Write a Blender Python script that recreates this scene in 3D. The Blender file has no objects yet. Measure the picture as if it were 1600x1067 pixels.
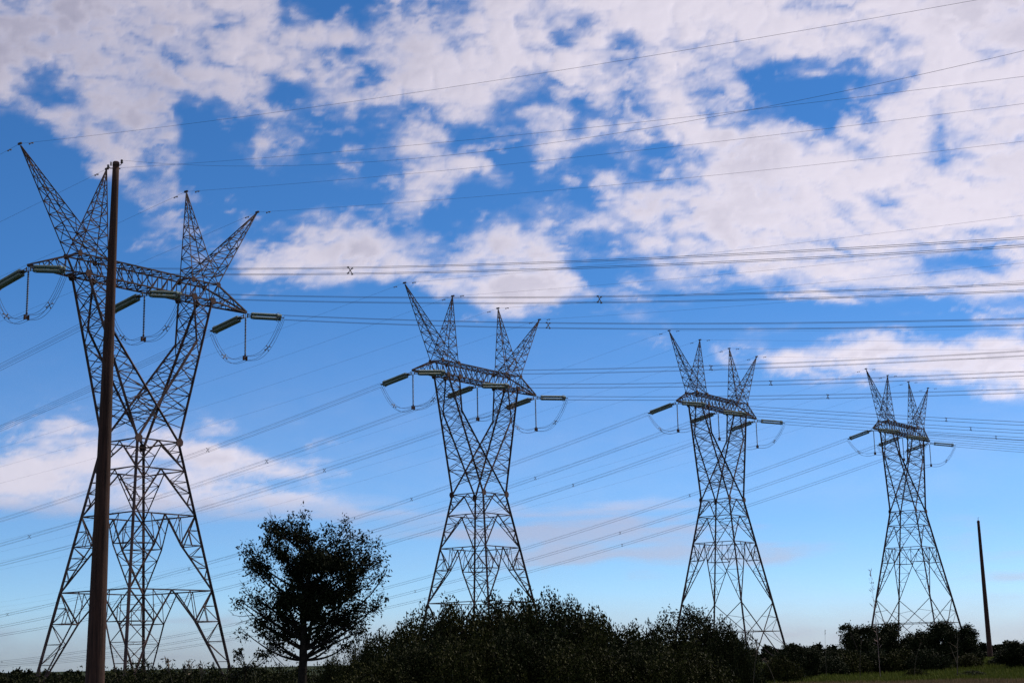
import bpy, math, random
import numpy as np
from mathutils import Vector, Matrix

R = math.radians
sc = bpy.context.scene
COL = sc.collection

# ------------------------------------------------------------------ camera
CAM_H = 3.5
FOC, PITCH, ROLL = 2426.33, 0.20249, -0.022442
cp, sp = math.cos(PITCH), math.sin(PITCH)
c_, s_ = math.cos(ROLL), math.sin(ROLL)
fwd = Vector((0, cp, sp)); up0 = Vector((0, -sp, cp)); rt0 = Vector((1, 0, 0))
rt = c_ * rt0 + s_ * up0
up = -s_ * rt0 + c_ * up0
cam = bpy.data.cameras.new('camera')
cam.sensor_width = 36; cam.lens = 36 * FOC / 1600
cam.clip_start = .1; cam.clip_end = 60000
camo = bpy.data.objects.new('camera', cam); COL.objects.link(camo)
camo.matrix_world = Matrix(((rt.x, up.x, -fwd.x, 0), (rt.y, up.y, -fwd.y, 0), (rt.z, up.z, -fwd.z, CAM_H), (0, 0, 0, 1)))
sc.camera = camo
sc.render.resolution_x, sc.render.resolution_y = 1024, 682

# ------------------------------------------------------------------ light
SUN_AZ, SUN_EL = 52, 42
sun_dir = Vector((math.sin(R(SUN_AZ)) * math.cos(R(SUN_EL)), math.cos(R(SUN_AZ)) * math.cos(R(SUN_EL)), math.sin(R(SUN_EL))))
w = bpy.data.worlds.new('World'); sc.world = w; w.use_nodes = True
nt = w.node_tree; nt.nodes.clear()
sky = nt.nodes.new('ShaderNodeTexSky'); sky.sky_type = 'NISHITA'; sky.sun_disc = False
sky.sun_elevation = R(SUN_EL); sky.sun_rotation = R(SUN_AZ)
sky.air_density = .68; sky.dust_density = 0.0; sky.ozone_density = 7.5; sky.altitude = 0
bg = nt.nodes.new('ShaderNodeBackground'); bg.inputs[1].default_value = .122
out = nt.nodes.new('ShaderNodeOutputWorld')
hs = nt.nodes.new('ShaderNodeHueSaturation'); hs.inputs['Saturation'].default_value = 1.14; hs.inputs['Value'].default_value = 1.0
nt.links.new(sky.outputs[0], hs.inputs['Color']); nt.links.new(hs.outputs[0], bg.inputs[0]); nt.links.new(bg.outputs[0], out.inputs[0])
sl = bpy.data.lights.new('sun', 'SUN'); sl.energy = 3.6; sl.angle = R(.53); sl.color = (1, .90, .80)
so = bpy.data.objects.new('sun', sl); COL.objects.link(so)
so.rotation_euler = (-sun_dir).to_track_quat('-Z', 'Y').to_euler(); so.location = (200, 100, 300)
vs = sc.view_settings
vs.view_transform = 'Standard'; vs.look = 'None'; vs.gamma = 1; vs.use_curve_mapping = False; vs.exposure = 0.0
sc.cycles.transparent_max_bounces = 12
sc.cycles.max_bounces = 5

# ------------------------------------------------------------------ materials
def mat(name, col, rough=.8, metal=0., var=0., scale=3., col2=None, bump=0., coords='Object', spec=.3):
    m = bpy.data.materials.new(name); m.use_nodes = True
    n = m.node_tree.nodes; l = m.node_tree.links
    b = n['Principled BSDF']
    b.inputs['Roughness'].default_value = rough; b.inputs['Metallic'].default_value = metal
    b.inputs['Specular IOR Level'].default_value = spec
    if col2 is None:
        b.inputs['Base Color'].default_value = (*col, 1)
    else:
        tc = n.new('ShaderNodeTexCoord'); no = n.new('ShaderNodeTexNoise'); no.inputs['Scale'].default_value = scale
        no.inputs['Detail'].default_value = 6; no.inputs['Roughness'].default_value = .65
        cr = n.new('ShaderNodeValToRGB'); cr.color_ramp.elements[0].position = .36; cr.color_ramp.elements[1].position = .66
        cr.color_ramp.elements[0].color = (*col, 1); cr.color_ramp.elements[1].color = (*col2, 1)
        l.new(tc.outputs[coords], no.inputs['Vector']); l.new(no.outputs['Fac'], cr.inputs[0]); l.new(cr.outputs[0], b.inputs['Base Color'])
        if bump:
            bp = n.new('ShaderNodeBump'); bp.inputs['Strength'].default_value = bump; bp.inputs['Distance'].default_value = .02
            l.new(no.outputs['Fac'], bp.inputs['Height']); l.new(bp.outputs[0], b.inputs['Normal'])
    return m

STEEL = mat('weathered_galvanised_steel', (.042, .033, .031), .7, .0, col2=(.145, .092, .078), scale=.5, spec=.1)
STEEL_RUST = mat('rusty_gusset_steel', (.055, .03, .025), .85, col2=(.12, .065, .05), scale=2.)
WIRE = mat('aluminium_conductor', (.11, .095, .098), .7, .0, spec=.1)
GLASS = mat('green_insulator_glass', (.16, .21, .17), .45, 0, col2=(.25, .30, .245), scale=5, spec=.08)
PORC = mat('brown_insulator_porcelain', (.05, .045, .045), .4, 0, spec=.5)
FITTING = mat('fitting_steel', (.16, .14, .13), .6, .3)
CONC = mat('footing_concrete', (.25, .24, .22), .9, col2=(.33, .31, .28), scale=4)
BARK = mat('bark', (.012, .010, .008), .95, col2=(.032, .025, .018), scale=6, bump=.5, spec=.05)
STEM = mat('stem', (.06, .05, .03), .9, col2=(.09, .075, .045), scale=5)
DRY = mat('dry_stalk', (.09, .07, .045), .9, col2=(.15, .11, .07), scale=4)
PINK = mat('plume', (.3, .2, .17), .9, col2=(.38, .27, .22), scale=4)
WHITEP = mat('white_paint', (.7, .68, .68), .6)

def wood_mat():
    m = mat('weathered_pole_timber', (.055, .03, .02), .9)
    n = m.node_tree.nodes; l = m.node_tree.links; b = n['Principled BSDF']
    tc = n.new('ShaderNodeTexCoord'); mp = n.new('ShaderNodeMapping'); mp.inputs['Scale'].default_value = (26, 26, 1.1)
    no = n.new('ShaderNodeTexNoise'); no.inputs['Scale'].default_value = 1.0; no.inputs['Detail'].default_value = 8; no.inputs['Roughness'].default_value = .7
    no2 = n.new('ShaderNodeTexNoise'); no2.inputs['Scale'].default_value = .9; no2.inputs['Detail'].default_value = 3
    cr = n.new('ShaderNodeValToRGB'); cr.color_ramp.elements[0].position = .3; cr.color_ramp.elements[1].position = .72
    cr.color_ramp.elements[0].color = (.013, .006, .004, 1); cr.color_ramp.elements[1].color = (.11, .05, .031, 1)
    mx = n.new('ShaderNodeMixRGB'); mx.blend_type = 'MULTIPLY'; mx.inputs[0].default_value = .6
    cr2 = n.new('ShaderNodeValToRGB'); cr2.color_ramp.elements[0].color = (.45, .42, .4, 1); cr2.color_ramp.elements[1].color = (1, 1, 1, 1)
    cr2.color_ramp.elements[0].position = .35; cr2.color_ramp.elements[1].position = .65
    l.new(tc.outputs['Object'], mp.inputs[0]); l.new(mp.outputs[0], no.inputs[0]); l.new(no.outputs[0], cr.inputs[0])
    l.new(tc.outputs['Object'], no2.inputs[0]); l.new(no2.outputs[0], cr2.inputs[0])
    l.new(cr.outputs[0], mx.inputs[1]); l.new(cr2.outputs[0], mx.inputs[2]); l.new(mx.outputs[0], b.inputs['Base Color'])
    bp = n.new('ShaderNodeBump'); bp.inputs['Strength'].default_value = .8; bp.inputs['Distance'].default_value = .03
    l.new(no.outputs[0], bp.inputs['Height']); l.new(bp.outputs[0], b.inputs['Normal'])
    return m
TIMBER = wood_mat()

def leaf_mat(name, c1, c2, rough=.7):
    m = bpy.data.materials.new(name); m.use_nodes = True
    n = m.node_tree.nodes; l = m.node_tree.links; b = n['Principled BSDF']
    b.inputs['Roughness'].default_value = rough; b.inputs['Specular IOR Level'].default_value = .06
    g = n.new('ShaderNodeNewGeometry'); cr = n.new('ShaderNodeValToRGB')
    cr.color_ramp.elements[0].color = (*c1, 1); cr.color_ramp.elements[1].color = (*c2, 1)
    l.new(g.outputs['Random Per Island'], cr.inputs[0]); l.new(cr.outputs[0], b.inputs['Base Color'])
    return m
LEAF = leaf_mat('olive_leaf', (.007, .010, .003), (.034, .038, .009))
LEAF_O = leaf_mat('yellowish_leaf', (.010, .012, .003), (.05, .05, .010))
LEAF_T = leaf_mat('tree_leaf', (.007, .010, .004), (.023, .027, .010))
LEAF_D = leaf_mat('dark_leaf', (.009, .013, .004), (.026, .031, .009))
GRASS = leaf_mat('grass_blade', (.09, .105, .012), (.15, .16, .024))
GRASS_DRY = leaf_mat('dry_grass_blade', (.17, .115, .05), (.27, .18, .085))

# ------------------------------------------------------------------ mesh helpers
class MB:
    """collects bars, boxes and tubes; build() links them as one mesh object"""
    def __init__(s): s.v = []; s.f = []; s.n = 0
    def add(s, vs, fs):
        s.v.append(np.asarray(vs, float).reshape(-1, 3)); s.f += [tuple(i + s.n for i in f) for f in fs]; s.n += len(s.v[-1])
    def frame(s, p, q, hint=None):
        p = np.asarray(p, float); q = np.asarray(q, float); d = q - p; L = np.linalg.norm(d); d = d / L
        h = np.array(hint if hint is not None else (0, 0, 1.), float)
        if abs(h @ d) > .97 * np.linalg.norm(h): h = np.array((1., .2, 0))
        a = np.cross(h, d); a /= np.linalg.norm(a); b = np.cross(d, a)
        return p, q, a, b
    def prof(s, p, q, poly, hint=None):
        p, q, a, b = s.frame(p, q, hint); k = len(poly)
        r = [a * x + b * y for x, y in poly]
        vs = [p + o for o in r] + [q + o for o in r]
        fs = [(i, (i + 1) % k, k + (i + 1) % k, k + i) for i in range(k)] + [tuple(range(k - 1, -1, -1)), tuple(range(k, 2 * k))]
        s.add(vs, fs)
    def bar(s, p, q, w, hint=None):                       # flat-sided thin bar
        h = w / 2; s.prof(p, q, ((-h, -h), (h, -h), (h, h), (-h, h)), hint)
    def angle(s, p, q, w, hint=None):                     # rolled steel angle (L section)
        t = w * .22; h = w / 2
        s.prof(p, q, ((-h, -h), (h, -h), (h, -h + t), (-h + t, -h + t), (-h + t, h), (-h, h)), hint)
    def box(s, c, sx, sy, sz, rot=None):
        m = np.array([(x, y, z) for z in (-.5, .5) for x, y in ((-.5, -.5), (.5, -.5), (.5, .5), (-.5, .5))]) * (sx, sy, sz)
        if rot is not None: m = m @ np.asarray(rot).T
        s.add(m + np.asarray(c), [(3, 2, 1, 0), (4, 5, 6, 7)] + [(i, (i + 1) % 4, 4 + (i + 1) % 4, 4 + i) for i in range(4)])
    def tube(s, pts, rad, k=6, cap=True):
        pts = np.asarray(pts, float); n = len(pts)
        rad = np.broadcast_to(rad, (n,)); T = np.gradient(pts, axis=0); T /= np.linalg.norm(T, axis=1)[:, None] + 1e-12
        ref = np.array((0, 0, 1.)) if abs(T[:, 2]).mean() < .9 else np.array((1., 0, 0))
        A = np.cross(ref, T); A /= np.linalg.norm(A, axis=1)[:, None] + 1e-12; B = np.cross(T, A)
        an = np.arange(k) * 2 * np.pi / k
        V = pts[:, None, :] + rad[:, None, None] * (np.cos(an)[None, :, None] * A[:, None, :] + np.sin(an)[None, :, None] * B[:, None, :])
        fs = [(i * k + j, i * k + (j + 1) % k, (i + 1) * k + (j + 1) % k, (i + 1) * k + j) for i in range(n - 1) for j in range(k)]
        if cap: fs += [tuple(range(k - 1, -1, -1)), tuple((n - 1) * k + j for j in range(k))]
        s.add(V.reshape(-1, 3), fs)
    def lathe(s, prof, k=10, axis='z', origin=(0, 0, 0)):
        P = np.asarray(prof, float); n = len(P); an = np.arange(k) * 2 * np.pi / k
        V = np.stack([P[:, :1] * np.cos(an), P[:, :1] * np.sin(an), np.repeat(P[:, 1:], k, 1)], -1).reshape(-1, 3)
        if axis == 'y': V = V[:, [0, 2, 1]] * (1, 1, -1)
        s.add(V + np.asarray(origin), [(i * k + j, i * k + (j + 1) % k, (i + 1) * k + (j + 1) % k, (i + 1) * k + j) for i in range(n - 1) for j in range(k)])
    def mesh(s, name, m, smooth=False):
        me = bpy.data.meshes.new(name)
        me.from_pydata(np.concatenate(s.v).tolist(), [], s.f)
        me.materials.append(m)
        if smooth: me.shade_smooth()
        return me
    def build(s, name, m, parent=None, loc=(0, 0, 0), smooth=False):
        return link(name, s.mesh(name, m, smooth), parent, loc)

def link(name, me, parent=None, loc=(0, 0, 0), rot=None):
    o = bpy.data.objects.new(name, me); COL.objects.link(o); o.location = loc
    if rot is not None: o.rotation_euler = rot
    if parent is not None: o.parent = parent
    return o
def thing(name, label, cat, loc=(0, 0, 0), rotz=0, group=None):
    o = bpy.data.objects.new(name, None); COL.objects.link(o); o.empty_display_size = .5
    o.location = loc; o.rotation_euler = (0, 0, rotz)
    return tag(o, label, cat, group)
def tag(o, label, cat, group=None):
    o['label'] = label; o['category'] = cat
    if group: o['group'] = group
    return o
def struct(o): o['kind'] = 'structure'; return o
def stuff(o): o['kind'] = 'stuff'; return o
def quads(name, V, m, smooth=False, per=4):
    """V: (n, 4, 3) array of separate quads"""
    n = len(V); me = bpy.data.meshes.new(name)
    me.vertices.add(n * per); me.vertices.foreach_set('co', V.astype(np.float32).ravel())
    me.loops.add(n * per); me.loops.foreach_set('vertex_index', np.arange(n * per, dtype=np.int32))
    me.polygons.add(n); me.polygons.foreach_set('loop_start', np.arange(0, n * per, per, dtype=np.int32))
    me.polygons.foreach_set('loop_total', np.full(n, per, np.int32))
    me.materials.append(m); me.update(calc_edges=True)
    return me

# ------------------------------------------------------------------ cloud layer
# broken cloud cover: one row per elevation (27 deg down to 0.75), one digit per azimuth (-21.75 to 21.75 deg), steps of 0.75 deg
COVER = """
88888778888888766642243467667988878899998889888899999999999
88888778888888766642243467667988878899998899888899999999999
88888778888888766642243467667988878899998899888899999999999
88888778888888766642243467667988878899998899888899999999999
88888778888888766642243467667988878899998899888999999999999
88888778888888766643354577667988777899998899888999999999999
88888879987787668666666788767987655689999998888899999999999
99999878867877789975345679988999986557777777777766899999999
88888646767887778555554578999976566667766644334567899999999
77777535777864565434564455567555546667865632112356699889999
55544457578752343543454455444446645557975544323566689999999
22211124677573333554233566544445656654998888766778868777788
00000012456554212432123444675324422444557999998789868888777
00000011233442110111123456532333324555557899999899758999999
00000000012442222222345566334544445667778888988998779999999
00000000012453224445667655346756555666789999877878998999999
00000012112443236667888655457877544544546889866778987888888
00000001111111357755677776566787521334567887666777766677778
00000000000000112222232223567899864444445775667765234566666
00000000000000000011110011223444433443212455677777655555555
00000000000000000000000000001110000342000000112233334445555
00000000000000000000000000000000000122002344344444334443333
00000000000000000000000000000000000001234456556777889998877
00000000000000000000000000000000000000122334444556778888888
11111122210001210001220000000000000000000000000012334555566
33333345543233443222220000000000000000000000000000111122222
45555566676666666544211000000000000000000000000000000000000
88888888777778876655443100000000000000000000000000000000000
66666677766667766666542100000000000000000000000000000000000
32222222211112222222343333333333333322211000000000000000000
00000000000000000000122222344556666655532100000000121000000
00000000000000000000000000112334455566555554320011232221111
00000000000000000000000000000000000111111111110002333333333
00000000000000000000000000000000000000000000000001223333334
22222222222222221000000000000000000000000012110000000000000
00000000000001110000000000000000000000000022221000011111111
""".split()

def vnoise(x, y, seed):
    def h(i, j):
        n = (i * 374761393 + j * 668265263 + seed * 974634777) & 0xffffffff
        n = ((n ^ (n >> 13)) * 1274126177) & 0xffffffff
        return ((n ^ (n >> 16)) & 0xffff) / 65535.
    i = np.floor(x).astype(np.int64); j = np.floor(y).astype(np.int64); u = x - i; v = y - j
    u = u * u * u * (u * (u * 6 - 15) + 10); v = v * v * v * (v * (v * 6 - 15) + 10)
    return (h(i, j) * (1 - u) + h(i + 1, j) * u) * (1 - v) + (h(i, j + 1) * (1 - u) + h(i + 1, j + 1) * u) * v
def fbm(x, y, oct, seed, gain=.5):
    a = 1.; t = 0; s = 0
    for k in range(oct):
        t = t + a * vnoise(x * 2 ** k + 17.3 * k, y * 2 ** k + 9.1 * k, seed + k); s += a; a *= gain
    return t / s
def billow(x, y, oct, seed, gain=.5):
    a = 1.; t = 0; s = 0
    for k in range(oct):
        t = t + a * abs(2 * vnoise(x * 2.1 ** k + 13.7 * k, y * 2.1 ** k + 5.3 * k, seed + k) - 1); s += a; a *= gain
    return t / s
def smooth(a, b, x):
    t = np.clip((x - a) / (b - a), 0, 1); return t * t * (3 - 2 * t)

def make_clouds():
    azs = np.concatenate([np.arange(-180, -24, 1.5), np.arange(-24, 24, .085), np.arange(24, 180.01, 1.5)])
    els = np.concatenate([np.arange(-.5, 26.5, .085), np.arange(26.5, 90.01, 1.5)])
    A, E = np.meshgrid(azs, els)
    cov = np.array([[int(c) for c in r] for r in COVER], float) / 9.
    n, m = cov.shape
    wx = (fbm(A * .55, E * .8, 4, 11) - .5) * 1.1; wy = (fbm(A * .55, E * .8, 4, 31) - .5) * .7
    gx = np.clip((A + wx + 22) / .75, 0, m - 1.001); gy = np.clip((27 - E - wy) / .75, 0, n - 1.001)
    i = gy.astype(int); j = gx.astype(int); p = gy - i; q = gx - j
    p = p * p * (3 - 2 * p); q = q * q * (3 - 2 * q)
    C = cov[i, j] * (1 - p) * (1 - q) + cov[i, j + 1] * (1 - p) * q + cov[i + 1, j] * p * (1 - q) + cov[i + 1, j + 1] * p * q
    C = C * (1 + .16 * smooth(10.5, 9, E) * smooth(4, 0, A))
    # beyond the mapped sector the same broken layer goes on
    far = .62 + .9 * (fbm(A * .16, E * .22, 3, 77) - .5)
    far = far * smooth(2, 9, E)
    k = np.maximum(smooth(20, 23, abs(A)), smooth(24.5, 27, E))
    C = C * (1 - k) + far * k
    # clear gap the sun shines through
    d = np.hypot((A - SUN_AZ) * math.cos(R(SUN_EL)), E - SUN_EL)
    C = C * smooth(5, 11, d)
    # puffs and wisps
    st = 1.25 + 1.1 * smooth(18, 7, E)
    n1 = fbm(A * .75 / st, E * 1.25, 6, 3, .55); n2 = fbm(A * 2.3 / st + wx, E * 3.2 + wy, 5, 53, .6)
    w2x = (fbm(A * 1.6, E * 2.2, 3, 301) - .5) * .9; w2y = (fbm(A * 1.6, E * 2.2, 3, 331) - .5) * .7
    bl = billow(A * 1.05 / st + w2x * .7, E * 1.6 + w2y, 6, 91, .56)
    low = smooth(6.4, 5.2, E)
    X = C * 1.42 - .29 + (n1 - .5) * 1.12 + (bl - .42) * 1.1 + (n2 - .5) * .16
    dens = smooth(.20, 1.08, X) ** .85 * smooth(0, .12, C)
    thin = .42 * smooth(.3, 1.0, C * 1.15 + (n1 - .5) * 1.1 + (n2 - .5) * .35) * smooth(.05, .25, C)
    dens = 1 - (1 - dens) * (1 - thin)
    nl = fbm(A * .22 + 3, E * 2.4, 5, 201, .55)                       # thin level streaks low down
    dl = .66 * smooth(.15, .8, C * 1.2 + (nl - .5) * 1.0) * smooth(0, .1, C)
    dens = dens * (1 - low) + dl * low
    haze_veil = .6 * smooth(2.6, .2, E) + .10 * smooth(14, 6, E) * (1 + .8 * (n1 - .5))  # pale haze towards the horizon, painted into the cloud cover
    dens = np.maximum(dens, dens * .75 + haze_veil * (1 - .5 * dens))
    puff = X
    a = np.radians(A); e = np.radians(E)
    r = 1 / np.sqrt((np.cos(e) / 14000.) ** 2 + (np.sin(e) / 4200.) ** 2)
    lump = billow(A * 1.05 / st + w2x * .7, E * 1.6 + w2y, 5, 91, .42) * 1.3 + .4 * (n1 - .5)
    r = r * (1 + .0013 * (lump - .5) * smooth(5.5, 8, E))
    P = np.stack([r * np.sin(a) * np.cos(e), r * np.cos(a) * np.cos(e), r * np.sin(e) + 3.5], -1)
    ny, nx = A.shape
    idx = np.arange(ny * nx).reshape(ny, nx)
    F = np.stack([idx[:-1, :-1], idx[1:, :-1], idx[1:, 1:], idx[:-1, 1:]], -1).reshape(-1, 4)
    me = bpy.data.meshes.new('sky_clouds')
    me.vertices.add(ny * nx); me.vertices.foreach_set('co', P.astype(np.float32).ravel())
    me.loops.add(F.size); me.loops.foreach_set('vertex_index', F.astype(np.int32).ravel())
    me.polygons.add(len(F)); me.polygons.foreach_set('loop_start', np.arange(0, F.size, 4, dtype=np.int32))
    me.polygons.foreach_set('loop_total', np.full(len(F), 4, np.int32))
    me.update(calc_edges=True); me.shade_smooth()
    at = me.attributes.new('cloud_cover', 'FLOAT', 'POINT'); at.data.foreach_set('value', dens.astype(np.float32).ravel())
    thick_shade = np.clip(.02 + .42 * smooth(10, -14, A) * smooth(11, 18, E) + .40 * smooth(.6, 1.35, X + .5 * (fbm(A * .4, E * .6 - .35, 4, 3, .5) - .5)) * smooth(.3, .7, fbm(A * .2 + 5, E * .36, 4, 123, .4)) + .75 * smooth(6.4, 4.8, E), 0, 1)  # cloud thickness, plus painted shading at upper left and haze grey low down
    at = me.attributes.new('cloud_depth_shade', 'FLOAT', 'POINT'); at.data.foreach_set('value', thick_shade.astype(np.float32).ravel())
    m = bpy.data.materials.new('broken_cloud'); m.use_nodes = True
    nn = m.node_tree.nodes; l = m.node_tree.links; nn.clear()
    o = nn.new('ShaderNodeOutputMaterial'); mix = nn.new('ShaderNodeMixShader'); tr = nn.new('ShaderNodeBsdfTransparent')
    tl = nn.new('ShaderNodeBsdfTranslucent'); df = nn.new('ShaderNodeBsdfDiffuse'); ad = nn.new('ShaderNodeMixShader'); ad.inputs[0].default_value = CLOUD_BACK
    d = nn.new('ShaderNodeAttribute'); d.attribute_name = 'cloud_cover'; th = nn.new('ShaderNodeAttribute'); th.attribute_name = 'cloud_depth_shade'
    cr = nn.new('ShaderNodeValToRGB')
    cr.color_ramp.elements[0].position = .1; cr.color_ramp.elements[0].color = (*CLOUD_THIN, 1)
    cr.color_ramp.elements[1].position = .95; cr.color_ramp.elements[1].color = (*CLOUD_THICK_SHADE, 1)
    # fine wisps inside the density
    tc = nn.new('ShaderNodeTexCoord'); mp = nn.new('ShaderNodeMapping'); mp.inputs['Scale'].default_value = (.0032, .0032, .0055)
    no = nn.new('ShaderNodeTexNoise'); no.inputs['Scale'].default_value = 1; no.inputs['Detail'].default_value = 7; no.inputs['Roughness'].default_value = .62
    ma = nn.new('ShaderNodeMath'); ma.operation = 'MULTIPLY_ADD'; ma.inputs[1].default_value = .55; ma.inputs[2].default_value = -.275
    ed = nn.new('ShaderNodeMath'); ed.operation = 'MULTIPLY'   # noise acts on the edges: d*(1-d)*4
    om = nn.new('ShaderNodeMath'); om.operation = 'SUBTRACT'; om.inputs[0].default_value = 1
    e2 = nn.new('ShaderNodeMath'); e2.operation = 'MULTIPLY'; e2.inputs[1].default_value = 2.0
    e3 = nn.new('ShaderNodeMath'); e3.operation = 'MULTIPLY'
    su = nn.new('ShaderNodeMath'); su.operation = 'ADD'; su.use_clamp = True
    fa = nn.new('ShaderNodeMath'); fa.operation = 'MULTIPLY'; fa.inputs[1].default_value = CLOUD_ALPHA
    l.new(tc.outputs['Object'], mp.inputs[0]); l.new(mp.outputs[0], no.inputs[0]); l.new(no.outputs[0], ma.inputs[0])
    l.new(d.outputs['Fac'], om.inputs[1]); l.new(d.outputs['Fac'], ed.inputs[0]); l.new(om.outputs[0], ed.inputs[1])
    l.new(ed.outputs[0], e2.inputs[0]); l.new(e2.outputs[0], e3.inputs[0]); l.new(ma.outputs[0], e3.inputs[1])
    l.new(d.outputs['Fac'], su.inputs[0]); l.new(e3.outputs[0], su.inputs[1]); l.new(su.outputs[0], fa.inputs[0])
    l.new(th.outputs['Fac'], cr.inputs[0]); l.new(cr.outputs[0], tl.inputs[0]); l.new(cr.outputs[0], df.inputs[0])
    l.new(tl.outputs[0], ad.inputs[1]); l.new(df.outputs[0], ad.inputs[2])
    l.new(fa.outputs[0], mix.inputs[0]); l.new(tr.outputs[0], mix.inputs[1]); l.new(ad.outputs[0], mix.inputs[2]); l.new(mix.outputs[0], o.inputs[0])
    me.materials.append(m)
    struct(link('sky', me))
CLOUD_BACK, CLOUD_ALPHA = .12, .95
CLOUD_THIN, CLOUD_THICK_SHADE = (.95, .88, .87), (.48, .46, .52)
make_clouds()

# ------------------------------------------------------------------ ground
def noise1(x, y): return fbm(x, y, 3, 5)
def terrain(x, y):
    d = np.hypot(x, y)
    rise = 1.0 * smooth(48, 82, np.asarray(x, float)) * smooth(172, 245, d) * smooth(950, 480, d)
    return rise + .35 * (noise1(np.asarray(x) * .03 + 50, np.asarray(y) * .03 + 50) - .5) * smooth(40, 120, d)
def make_ground():
    rr = np.concatenate([np.linspace(.5, 160, 40), np.geomspace(165, 9000, 60)]); th = np.linspace(0, 2 * np.pi, 181)
    Rr, Th = np.meshgrid(rr, th); X = Rr * np.cos(Th); Y = Rr * np.sin(Th); Z = terrain(X, Y)
    n, m = X.shape; i = np.arange(n * m).reshape(n, m)
    F = np.stack([i[:-1, :-1], i[:-1, 1:], i[1:, 1:], i[1:, :-1]], -1).reshape(-1, 4)
    me = bpy.data.meshes.new('ground'); me.from_pydata(np.stack([X, Y, Z], -1).reshape(-1, 3).tolist(), [], F.tolist())
    m_ = bpy.data.materials.new('rough_grassland'); m_.use_nodes = True; nn = m_.node_tree.nodes; l = m_.node_tree.links; b = nn['Principled BSDF']
    b.inputs['Roughness'].default_value = 1; b.inputs['Specular IOR Level'].default_value = .05
    tc = nn.new('ShaderNodeTexCoord'); n1 = nn.new('ShaderNodeTexNoise'); n1.inputs['Scale'].default_value = .045; n1.inputs['Detail'].default_value = 5
    n2 = nn.new('ShaderNodeTexNoise'); n2.inputs['Scale'].default_value = .9; n2.inputs['Detail'].default_value = 6
    r1 = nn.new('ShaderNodeValToRGB'); e = r1.color_ramp.elements; e[0].position = .38; e[0].color = (.018, .028, .008, 1); e[1].position = .62; e[1].color = (.05, .05, .022, 1)
    k = e.new(.5); k.color = (.03, .044, .012, 1)
    mx = nn.new('ShaderNodeMixRGB'); mx.blend_type = 'OVERLAY'; mx.inputs[0].default_value = .8
    l.new(tc.outputs['Object'], n1.inputs[0]); l.new(tc.outputs['Object'], n2.inputs[0]); l.new(n1.outputs[0], r1.inputs[0])
    l.new(r1.outputs[0], mx.inputs[1]); l.new(n2.outputs[0], mx.inputs[2]); l.new(mx.outputs[0], b.inputs[0])
    me.materials.append(m_); me.shade_smooth(); struct(link('ground', me))
make_ground()

# direction of a point of the photograph's view, used to stand things at a bearing and distance
def bearing(px, py, d):
    v = fwd * FOC + rt * (px - 800) - up * (py - 533.5); v = v / math.hypot(v.x, v.y)
    return v.x * d, v.y * d, CAM_H + v.z * d

# ------------------------------------------------------------------ pylons
ZT = 43.0
SPOT = [(-38.636, 159.257, -.33, .9233), (-5.198, 222.22, .118, .9334), (36.780, 276.336, 3.884, .9344), (82.232, 326.68, 5.558, .9224)]
NAME = ['nearest and tallest-looking pylon, behind the wooden pole', 'second pylon from the left, above the dark bushes',
        'third pylon from the left', 'farthest, rightmost pylon above the tree clump']
SHORT = ['pylon behind the wooden pole', 'second pylon from the left', 'third pylon from the left', 'rightmost pylon']
WX, WY, ZW, SX, SY = 2.669, 2.767, 26.717, .172, .170
def corner(sx, sy, z):
    return np.array((sx * (WX + SX * (ZW - z)), sy * (WY + SY * (ZW - z)), z))
CORN = [(-1, -1), (1, -1), (1, 1), (-1, 1)]
def lerp(a, b, t): return np.asarray(a) * (1 - t) + np.asarray(b) * t
XO, XI, ZP = 16.0, 5.36, 55.0
XE, ZE = 14.47, 42.9
XT1, XT2, YT, ZTT = 9.227, 5.608, 1.055, 44.98
XB1, XB2, YB, ZB = 8.288, 5.68, 1.236, 43.01
XK, ZK = 6.25, 38.0
_cache = {}
def shared(key, fn):
    if key not in _cache: _cache[key] = fn()
    return _cache[key]

def zig(mb, a0, a1, b0, b1, n, w, rungs=True, start=0, cross=False):
    """lacing between chord a0-a1 and chord b0-b1"""
    for i in range(n):
        t0, t1 = i / n, (i + 1) / n
        A0, A1, B0, B1 = lerp(a0, a1, t0), lerp(a0, a1, t1), lerp(b0, b1, t0), lerp(b0, b1, t1)
        if np.linalg.norm(A0 - B0) < .05 and np.linalg.norm(A1 - B1) < .05: continue
        if (i + start) % 2 == 0 or cross:
            if np.linalg.norm(A0 - B1) > .05: mb.bar(A0, B1, w, (0, .3, 1))
        if (i + start) % 2 == 1 or cross:
            if np.linalg.norm(B0 - A1) > .05: mb.bar(B0, A1, w, (0, .3, 1))
        if rungs and i and np.linalg.norm(A0 - B0) > .08: mb.bar(A0, B0, w, (0, .3, 1))

def mesh_of(fn, name, m=None):
    b = MB(); fn(b); return b.mesh(name, m or STEEL)

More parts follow.
